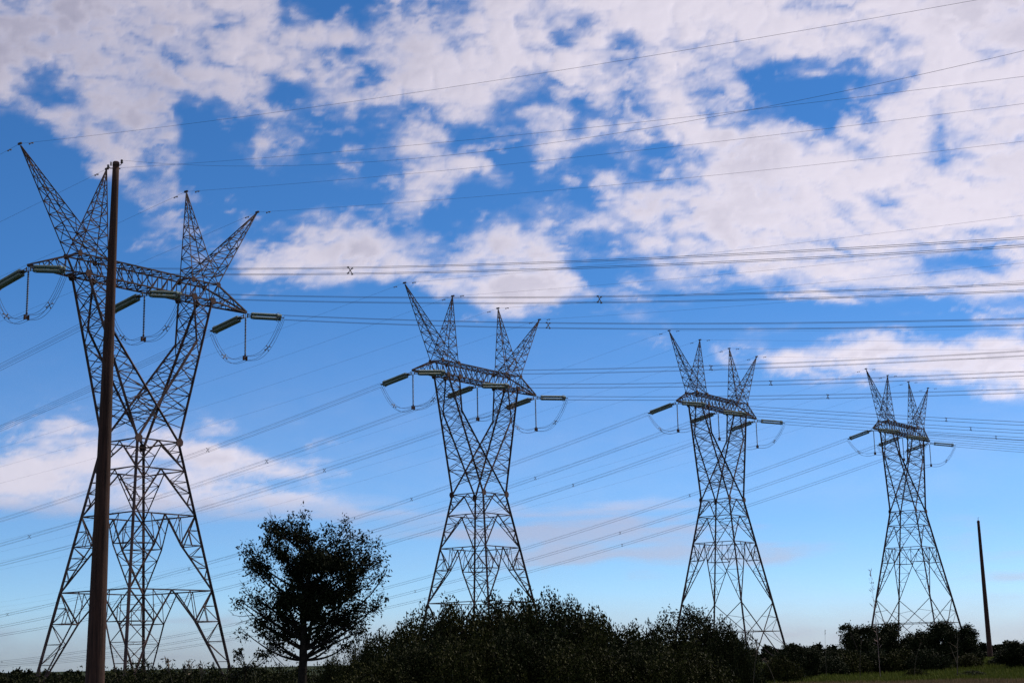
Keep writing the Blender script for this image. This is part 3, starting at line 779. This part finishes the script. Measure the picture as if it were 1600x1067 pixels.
# -- the big dark mass of shrubs in the middle
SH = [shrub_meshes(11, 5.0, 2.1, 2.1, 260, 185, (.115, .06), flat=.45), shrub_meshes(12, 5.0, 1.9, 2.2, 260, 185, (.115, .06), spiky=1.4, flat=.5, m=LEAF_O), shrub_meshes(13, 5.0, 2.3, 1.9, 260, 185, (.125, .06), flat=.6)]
def px_scale(d): return FOC / d
def stand(px, top, d):
    x, y, zt = bearing(px, top, d); g = float(terrain(x, y)); return x, y, g, zt - g
spec = [  # px, top y, distance, width factor, kind, label
    (592, 1000, 57, .6, 0, 'low leafy shrub just right of the lone tree'),
    (628, 980, 58, .75, 1, 'yellowish shrub between the lone tree and the second pylon, with upright tips'),
    (668, 966, 60, .8, 0, 'dark shrub in front of the left foot of the second pylon'),
    (712, 955, 61, .9, 1, 'yellowish spiky shrub under the left legs of the second pylon'),
    (762, 951, 62, 1.0, 2, 'tall dark shrub under the middle legs of the second pylon'),
    (812, 947, 60, 1.0, 1, 'yellowish shrub under the right leg of the second pylon'),
    (862, 944, 59, .9, 0, 'tallest dark shrub, just right of the right foot of the second pylon'),
    (902, 956, 61, .8, 2, 'sloping dark shrub right of the second pylon'),
    (942, 970, 58, .8, 1, 'yellowish rounded shrub left of the dip in the hedge'),
    (985, 990, 57, .7, 0, 'low dark shrub in the dip of the hedge'),
    (1030, 980, 59, .75, 2, 'dark shrub left of the feathery treetop'),
    (1098, 974, 60, .8, 0, 'dark shrub in front of the third pylon, under its left legs'),
    (1136, 984, 58, .55, 2, 'dark shrub near the right end of the hedge, dropping to the grass'),
    (1160, 1004, 57, .35, 0, 'last low shrub at the right end of the dark hedge')]
for i, (px, top, d, wf, kind, lab) in enumerate(spec):
    x, y, g, h = stand(px, top, d)
    plant('shrub', lab, 'shrub', (x, y, g - .05), SH[kind], (wf, wf, h / 5.0), i * 1.3, 'shrubs in the dark hedge')
# front rank, lower, that closes the foot of the hedge
fr = [(585, 1040), (632, 1018), (680, 1008), (735, 1000), (792, 994), (850, 996), (910, 1006), (965, 1024), (1020, 1016), (1065, 1014), (1100, 1034)]
fl = ['lowest front shrub under the right side of the lone tree', 'front shrub below the dark shrub beside the lone tree', 'front shrub left of the second pylon at the picture foot',
      'front shrub under the left leg of the second pylon at the picture foot', 'front shrub under the centre of the second pylon at the picture foot', 'front shrub under the right leg of the second pylon at the picture foot',
      'front shrub right of the second pylon at the picture foot', 'front shrub below the dip in the hedge', 'front shrub below the feathery treetop', 'front shrub below the left legs of the third pylon', 'front shrub at the right end of the hedge foot']
for i, (px, top) in enumerate(fr):
    x, y, g, h = stand(px, top, 50 + i % 3)
    plant('shrub', fl[i], 'shrub', (x, y, g - .05), SH[(i + 1) % 3], (.8, .8, h / 5.0), 2 + i * 2.1, 'shrubs in the dark hedge')

# -- trees made of limbs that carry leaf clumps
def tree_meshes(seed, trunk, blobs, leaf, per, m, fork=None, twig=.5, core=1.0):
    """trunk: list of (point, radius); blobs: (x, y, z, rx, ry, rz, clusters) leaf masses reached by limbs"""
    global rng; rng = np.random.default_rng(seed)
    w = MB(); tp = np.array([p for p, r in trunk]); w.tube(tp, np.array([r for p, r in trunk]), 9)
    Cs, Ds = [], []
    for (x, y, z, rx, ry, rz, n) in blobs:
        c = np.array((x, y, z), float)
        hd = np.hypot(tp[:, 0] - x, tp[:, 1] - y); want = np.maximum(z - .7 * hd, tp[-1, 2] * .45); j = np.argmin(abs(tp[:, 2] - want)); a = tp[j]; r0 = trunk[j][1]
        t = np.linspace(0, 1, 8)[:, None]; bend = rng.normal(size=3) * .12 * np.linalg.norm(c - a) + (0, 0, -.1 * np.linalg.norm(c - a))
        L = (1 - t) * a + t * c + bend * 4 * t * (1 - t) * .5
        w.tube(L, np.linspace(min(r0 * .45, .07), .014, 8), 5, False)
        for q in range(n):
            dv = unit(rng.normal(size=3)) * rng.uniform(.25, 1) ** .6; p = c + dv * (rx, ry, rz)
            s0 = L[rng.integers(4, 8)]; m_ = lerp(s0, p, .5) + rng.normal(size=3) * .1
            w.tube([s0, m_, p], (.016, .010, .005), 3, False)
            k = per; u = rng.uniform(.25, 1.08, k)[:, None]
            X = (1 - u) ** 2 * s0 + 2 * u * (1 - u) * m_ + u ** 2 * p + rng.normal(size=(k, 3)) * twig * .32
            D = unit(p - s0) * .5 + rng.normal(size=(k, 3)); Cs.append(X); Ds.append(D)
    return w.mesh('trunk', BARK), quads('crown', leaves(np.concatenate(Cs), np.concatenate(Ds), *leaf, droop=.35), m)

def px_blobs(lst, d, px0, base_z):
    """leaf masses given by their bearing and height, at distance d, relative to the trunk foot"""
    ox, oy, _ = bearing(px0, 1040, d); out = []
    for (px, py, rx, ry, n, dd) in lst:
        x, y, z = bearing(px, py, d + dd); k = d / FOC
        out.append((x - ox, y - oy, z - base_z, rx * k, rx * k * .9, ry * k, n))
    return out
D_T = 72
ox, oy, _ = bearing(472, 1040, D_T); gz = float(terrain(ox, oy))
BL = [(400, 882, 16, 22, 13, 0), (384, 857, 10, 9, 3, .4), (430, 830, 18, 14, 9, .5), (432, 858, 22, 22, 14, -.6), (458, 838, 16, 18, 9, .8), (420, 815, 9, 10, 3, 0), (452, 815, 6, 10, 2, 0),
      (478, 845, 22, 16, 10, .2), (496, 872, 30, 24, 44, -.8), (468, 890, 26, 26, 36, .9), (520, 878, 24, 24, 32, .4), (545, 858, 16, 18, 8, 0), (548, 892, 24, 22, 16, -.5),
      (575, 872, 16, 18, 7, .5), (596, 875, 9, 8, 2, 0), (560, 905, 20, 16, 10, .4), (490, 918, 32, 24, 44, .3), (450, 930, 28, 26, 30, -.6), (420, 925, 24, 24, 11, .7), (525, 925, 26, 22, 28, -.3),
      (555, 950, 20, 16, 9, .2), (585, 952, 14, 16, 4, -.2), (576, 925, 12, 12, 2, 0), (410, 900, 16, 16, 6, 0), (448, 965, 24, 20, 13, .4), (490, 955, 24, 22, 26, -.6), (520, 965, 20, 16, 10, .5), (418, 968, 20, 16, 6, .2),
      (395, 945, 14, 20, 3, .3), (380, 925, 7, 10, 1, 0), (404, 985, 16, 14, 3, 0), (540, 985, 14, 14, 4, 0), (512, 830, 10, 10, 2, 0), (474, 806, 4, 7, 1, 0), (380, 985, 14, 8, 1, 0), (590, 900, 10, 8, 1, 0), (530, 842, 10, 12, 3, 0), (605, 890, 8, 8, 1, 0), (440, 992, 18, 12, 4, .2), (505, 992, 18, 12, 4, .2), (470, 985, 16, 10, 4, .5), (560, 965, 12, 12, 3, 0), (395, 965, 12, 12, 2, 0), (420, 1000, 12, 10, 2, 0), (600, 930, 8, 8, 1, 0)]
g0 = np.random.default_rng(12)
for q in range(20):
    a = g0.choice((.15, .6, 1.05, 1.75, 2.3, 2.75, 3.3)) + g0.normal() * .09
    BL.append((488 + 108 * math.cos(a) * g0.uniform(.9, 1.12), 925 - 112 * math.sin(a) * g0.uniform(.9, 1.12), g0.uniform(3, 8), g0.uniform(4, 12), 1, g0.uniform(-1, 1)))
BL += [(450, 985, 20, 14, 6, .3), (505, 980, 20, 14, 7, -.3), (545, 970, 16, 14, 6, .2), (430, 950, 18, 16, 5, .2), (405, 930, 12, 14, 3, 0), (438, 1008, 16, 8, 2, .3), (512, 1006, 16, 9, 3, .2), (545, 1003, 12, 9, 3, -.3), (566, 985, 12, 10, 3, 0), (456, 1018, 10, 7, 1, 0)]
BL = [t for t in BL if not (408 < t[0] < 424 and 890 < t[1] < 930) and not (556 < t[0] < 580 and 920 < t[1] < 935)]
k_ = D_T / FOC
def tp_(px, py, dd=0):
    x, y, z = bearing(px, py, D_T + dd); return (x - ox, y - oy, z - gz)
foot = (0, 0, -.2)
TR = [(foot, .22), (tp_(473, 1045), .2), (tp_(474, 1030), .19), (tp_(474, 1015), .18), (tp_(475, 1000), .17), (tp_(475, 985), .16), (tp_(474, 970), .15), (tp_(474, 955), .14), (tp_(476, 940), .13), (tp_(478, 925), .13), (tp_(484, 895), .10), (tp_(490, 868), .06)]
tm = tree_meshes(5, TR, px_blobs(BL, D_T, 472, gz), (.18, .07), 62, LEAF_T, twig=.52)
t = plant('lone_tree', 'lone dark broad-crowned tree with ragged outline and slim forked trunk, left of the hedge', 'tree', (ox, oy, gz), tm, parts=('trunk', 'crown'))
b = MB(); b.tube([tp_(481, 1010), tp_(484, 985), tp_(490, 960), tp_(500, 930)], (.09, .08, .065, .04), 7, False); b.build('limb', BARK, t); b = MB(); b.tube([tp_(468, 1000), tp_(458, 965), tp_(440, 930), tp_(425, 900)], (.07, .06, .045, .02), 6, False)
b.build('limb', BARK, t)
# its bare outer twigs
rng = np.random.default_rng(3)
for (p0, p1) in (((430, 835), (414, 808)), ((440, 830), (418, 800)), ((470, 850), (475, 803)), ((400, 950), (374, 905)), ((400, 960), (362, 960)), ((400, 965), (368, 975)), ((410, 990), (372, 940)), ((420, 1000), (385, 970)), ((570, 925), (598, 895)), ((580, 905), (607, 888)), ((445, 1040), (400, 1000)), ((440, 1045), (415, 1010))):
    A, B = np.array(tp_(*p0)), np.array(tp_(*p1)); M = (A + B) / 2 + rng.normal(size=3) * .08
    b = MB(); b.tube([A, M, B], (.018, .013, .006), 4, False)
    for q in range(3):
        s0 = lerp(M, B, rng.uniform(0, .8)); b.tube([s0, s0 + rng.normal(size=3) * .12 + (0, 0, .2)], (.008, .004), 3, False)
    b.build('twig', BARK, t)

for px, top, d, wf, kind, lab in ((556, 1018, 66, .42, 1, 'small yellowish shrub in the gap between the lone tree and the hedge'), (522, 1030, 68, .4, 0, 'small dark shrub at the right of the lone tree trunk')):
    x, y, g, h = stand(px, top, d)
    plant('shrub', lab, 'shrub', (x, y, g - .05), SH[kind], (wf, wf, h / 5.0), px, 'shrubs in the dark hedge')
# -- feathery treetop rising out of the hedge, under the third pylon
d = 63; x, y, g, h = stand(1076, 934, d)
bl = [(0, 0, h - .7, 1.0, .9, .55, 16), (-.5, 0, h - 1.2, .8, .8, .6, 14), (.55, .1, h - 1.25, .8, .8, .6, 14), (0, 0, h - 1.9, 1.2, 1, .7, 22), (-.8, 0, h - 2.0, .7, .7, .5, 8), (1.1, 0, h - 1.8, .6, .6, .5, 6), (0, 0, h - 2.8, 1.3, 1.1, .8, 20)]
tm = tree_meshes(21, [((0, 0, -.2), .12), ((0.05, 0, 1.5), .1), ((0, .05, 3), .08), ((.05, 0, h - 1), .03)], bl, (.13, .05), 40, LEAF, twig=.35)
plant('feathery_tree', 'small feathery open-topped tree rising above the hedge below the third pylon', 'tree', (x, y, g), tm, parts=('trunk', 'crown'))

# -- round trees under the rightmost pylon
def round_tree(seed, h, r, m=LEAF_D, per=95, n=22, leaf=(.36, .2)):
    g_ = np.random.default_rng(seed); bl = []
    for i in range(n):
        a = g_.uniform(0, 6.28); rr = r * math.sqrt(g_.uniform(0, 1)) * .8; zz = h * g_.uniform(.16, .88) * (1 - .25 * (rr / r) ** 2)
        bl.append((rr * math.cos(a), rr * math.sin(a), zz, r * .36, r * .36, h * .12, 9))
    return tree_meshes(seed, [((0, 0, -.3), r * .06), ((.1, 0, h * .3), r * .05), ((0, .1, h * .6), r * .03)], bl, leaf, per, m, twig=1.1)
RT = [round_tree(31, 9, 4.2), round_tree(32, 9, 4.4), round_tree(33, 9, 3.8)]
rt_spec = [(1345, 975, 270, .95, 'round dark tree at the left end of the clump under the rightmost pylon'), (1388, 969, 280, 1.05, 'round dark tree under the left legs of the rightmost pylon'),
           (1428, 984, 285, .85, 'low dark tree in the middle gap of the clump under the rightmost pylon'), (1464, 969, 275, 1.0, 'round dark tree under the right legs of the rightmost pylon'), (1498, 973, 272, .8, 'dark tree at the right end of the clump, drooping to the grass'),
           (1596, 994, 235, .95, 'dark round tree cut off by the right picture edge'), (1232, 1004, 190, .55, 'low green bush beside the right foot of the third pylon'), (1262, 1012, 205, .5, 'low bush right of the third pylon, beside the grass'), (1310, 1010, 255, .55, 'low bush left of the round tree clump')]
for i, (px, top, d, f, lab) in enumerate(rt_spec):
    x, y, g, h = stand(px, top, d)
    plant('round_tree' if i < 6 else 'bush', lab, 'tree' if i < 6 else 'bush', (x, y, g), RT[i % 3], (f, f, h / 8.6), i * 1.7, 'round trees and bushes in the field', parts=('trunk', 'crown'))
SCRUB = [shrub_meshes(81, 4, 3.0, 2.4, 90, 70, (.3, .14), m=LEAF_O), shrub_meshes(82, 4, 3.4, 2.4, 90, 70, (.3, .14), m=LEAF_D)]
for i, (px, top, d, wf, lab) in enumerate(((1216, 1024, 185, .8, 'low scrub bush at the right foot of the third pylon'), (1292, 1022, 240, 1.1, 'low scrub bush between the third pylon and the round trees'), (1328, 1016, 245, 1.2, 'scrub bush under the curled sapling'),
        (1366, 1012, 250, 1.2, 'scrub bush below the plume stalk'), (1408, 1014, 248, 1.2, 'scrub bush in front of the middle gap of the round trees'), (1446, 1012, 245, 1.1, 'yellowish scrub bush in front of the right round trees'), (1512, 1020, 255, 1.0, 'scrub bush at the right end of the round trees'), (1568, 1022, 260, .9, 'scrub bush right of the tall thin pole'), (1430, 1042, 205, .5, 'lone tussock of scrub in the grass below the round trees'), (1520, 1046, 200, .7, 'low scrub patch in the grass left of the tall thin pole'))):
    x, y, g, h = stand(px, top, d)
    plant('scrub_bush', lab, 'bush', (x, y, g - .1), SCRUB[i % 2], (wf, wf, h / 4.0), i * 2.3, 'scrub bushes in the field')
# curly-topped sapling left of the clump
d = 262; x, y, g, h = stand(1316, 973, d)
tm = tree_meshes(41, [((2.2, 0, -.2), .12), ((2.1, 0, h * .5), .1), ((1.3, 0, h * .8), .08)], [(0, 0, h - .8, .9, .7, .5, 9), (.9, 0, h - .5, .6, .5, .4, 5)], (.4, .18), 26, LEAF_D, twig=.5)
plant('sapling', 'small leaning sapling with a curled tuft, left of the round tree clump', 'tree', (x, y, g), tm, parts=('trunk', 'crown'))
# far tree line
FT = [round_tree(51, 8, 6, per=26, n=12, leaf=(1.1, .7)), round_tree(52, 8, 6.5, per=26, n=12, leaf=(1.1, .7))]
g_ = np.random.default_rng(9); i = 0
for px in np.arange(1185, 1640, 17):
    x, y, g, h = stand(px + g_.uniform(-6, 6), 1003 + (1590 - px) * .012 + g_.uniform(-1.5, 2.5), 620 + g_.uniform(0, 60))
    plant('distant_tree', 'distant dark tree in the far tree line on the right', 'tree', (x, y, g - .3), FT[i % 2], (1.1, 1.1, h / 7.4), i * 2.2, 'distant trees on the right horizon', parts=('trunk', 'crown')); i += 1
for px in np.arange(-30, 470, 13):
    d = 300 + g_.uniform(0, 40)
    x, y, g, h = stand(px + g_.uniform(-4, 4), 1047.5 - px * .004 + g_.uniform(-2, 3), d)
    plant('distant_tree', 'distant dark tree in the low hedge line on the left horizon', 'tree', (x, y, g - .2), FT[i % 2], (.5, .5, h / 7.4), i * 2.2, 'distant trees on the left horizon', parts=('trunk', 'crown')); i += 1
# weedy bushes in front of the nearest pylon
LB = [shrub_meshes(61, 4, 2.2, 2.0, 90, 55, (.2, .08)), shrub_meshes(62, 4, 2.4, 2.0, 90, 55, (.2, .08), spiky=1.5)]
lb = [(-5, 1052, 'weedy bush in the bottom left corner'), (60, 1054, 'weedy bush at the left foot of the nearest pylon'), (112, 1052, 'weedy bush just left of the wooden pole'), (180, 1046, 'weedy bush just right of the wooden pole'), (216, 1034, 'taller weedy bush at the middle legs of the nearest pylon'),
      (255, 1042, 'weedy bush between the middle and right legs of the nearest pylon'), (300, 1041, 'weedy bush left of the right foot of the nearest pylon'), (345, 1040, 'weedy bush at the right foot of the nearest pylon'), (388, 1036, 'weedy bush between the nearest pylon and the lone tree'), (428, 1040, 'weedy bush at the left of the lone tree trunk'), (478, 1044, 'weedy bush at the foot of the lone tree'), (520, 1036, 'weedy bush right of the lone tree trunk')]
for i, (px, top, lab) in enumerate(lb):
    x, y, g, h = stand(px, top, 92 + (i * 7) % 12)
    plant('weed_bush', lab, 'bush', (x, y, g), LB[i % 2], (1.0, 1.0, h / 4.0), i * 1.9, 'weedy bushes along the lower left')
# sapling at the left of the tree
d = 75; x, y, g, h = stand(378, 1002, d)
tm = tree_meshes(71, [((0, 0, -.2), .06), ((.1, 0, h * .4), .05), ((.2, 0, h * .75), .03)], [(0, 0, h - .5, .5, .4, .4, 5), (.9, 0, h - .4, .5, .4, .25, 4), (.3, 0, h - 1.2, .6, .5, .5, 7), (-.3, 0, h - 1.6, .5, .4, .4, 5), (1.3, 0, h - .5, .35, .3, .2, 3)], (.17, .07), 24, LEAF_T, twig=.3)
plant('sapling', 'thin leafy sapling at the lower left of the lone tree', 'tree', (x, y, g), tm, parts=('trunk', 'crown'))

# dry seed stalks
def stalk(px, top, d, lean, lab, m=DRY, plume=False):
    x, y, g, h = stand(px, top, d); b = MB(); n = 12; t = np.linspace(0, 1, n)
    P = np.stack([lean * t ** 2.2, 0 * t, h * t - (.25 * abs(lean) * t ** 6)], -1)
    r = thing('dry_stalk' if not plume else 'plume_stalk', lab, 'plant', (x, y, g), 0, 'dry stalks' if not plume else None)
    b.tube(P, np.linspace(.016, .006, n) * min(d, 110) / 55, 5, False); b.build('stem', m, r)
    g2 = np.random.default_rng(int(px)); V = []
    for i in range(70 if plume else 26):
        u = g2.uniform(.3 if plume else .9, 1); p = np.array((lean * u ** 2.2, 0, h * u - .25 * abs(lean) * u ** 6)) + g2.normal(size=3) * (.16 if plume else .05)
        V.append((p, g2.normal(size=3) + (0, 0, 1.4)))
    C = np.array([v[0] for v in V]); Dd = np.array([v[1] for v in V])
    me = quads('seed_head', leaves(C, Dd, .5 if plume else .16, .09 if plume else .04), m); link('seed_head', me, r)
stalk(288, 1022, 45, -.5, 'hooked dry stalk left of the right leg of the nearest pylon')
stalk(272, 1030, 47, .45, 'thin dry stalk bending right below the nearest pylon')
stalk(306, 1034, 46, .2, 'short dry stalk at the right foot of the nearest pylon')
stalk(1168, 1000, 56, .35, 'thin pale stalk at the right end of the hedge')
stalk(1215, 1022, 90, -.8, 'pale bent stalk beside the right foot of the third pylon')
stalk(1340, 998, 190, .5, 'pale dry stalk in front of the round tree clump')
stalk(1425, 1000, 200, 1.2, 'pale leaning dry stalk in front of the middle of the tree clump')
stalk(1287, 984, 230, .2, 'thin bare stalk standing left of the round tree clump')
stalk(1364, 888, 205, -.4, 'tall pinkish plume stalk against the left leg of the rightmost pylon', PINK, True)

# bare dead branches in front of the clump
d = 210; b = MB(); rng = np.random.default_rng(17)
x, y, g, h = stand(1490, 985, d)
r = thing('dead_sapling', 'bare grey dead sapling forking in front of the right trees of the clump', 'tree', (x, y, g))
b.tube([(0, 0, -.1), (.2, 0, h * .4), (.5, 0, h * .95)], (.08, .06, .02), 5, False); b.tube([(.15, 0, h * .3), (-.6, 0, h * .7)], (.05, .02), 5, False); b.build('trunk', DRY, r)
b = MB()
for q in range(9):
    s0 = np.array((.2 + rng.uniform(-.2, .3), 0, h * rng.uniform(.4, .85))); b.tube([s0, s0 + rng.normal(size=3) * .5 + (0, 0, .7)], (.025, .01), 3, False)
b.build('branches', DRY, r)

# ------------------------------------------------------------------ grass
def grass(name, n, pxr, dr, hr, m, seed, w=.05, zone=None):
    global rng; rng = np.random.default_rng(seed)
    d = dr[0] + (dr[1] - dr[0]) * rng.uniform(0, 1, n) ** 1.2; px = rng.uniform(*pxr, n)
    P = np.array([bearing(a, 1030, b) for a, b in zip(px, d)]); P[:, 2] = terrain(P[:, 0], P[:, 1])
    H = rng.uniform(*hr, n) * (.6 + .8 * fbm(P[:, 0] * .09, P[:, 1] * .09, 3, seed)); A = rng.uniform(0, 6.28, n); S = np.stack([np.cos(A), np.sin(A), 0 * A], -1)
    Wd = w * d / 150; lean = rng.normal(size=(n, 3)) * .25 * H[:, None]; lean[:, 2] = H
    a = P - S * Wd[:, None]; b = P + S * Wd[:, None]; c = P + lean
    stuff(link(name, quads(name, np.stack([a, b, c], 1), m, per=3)))
grass('grass', 60000, (1170, 1640), (180, 460), (.35, .95), GRASS, 101, .06)
grass('dry_grass', 22000, (1170, 1640), (150, 184), (.25, .55), GRASS_DRY, 102, .04)
grass('meadow_grass', 16000, (-30, 1170), (70, 240), (.4, 1.1), GRASS, 103, .06)
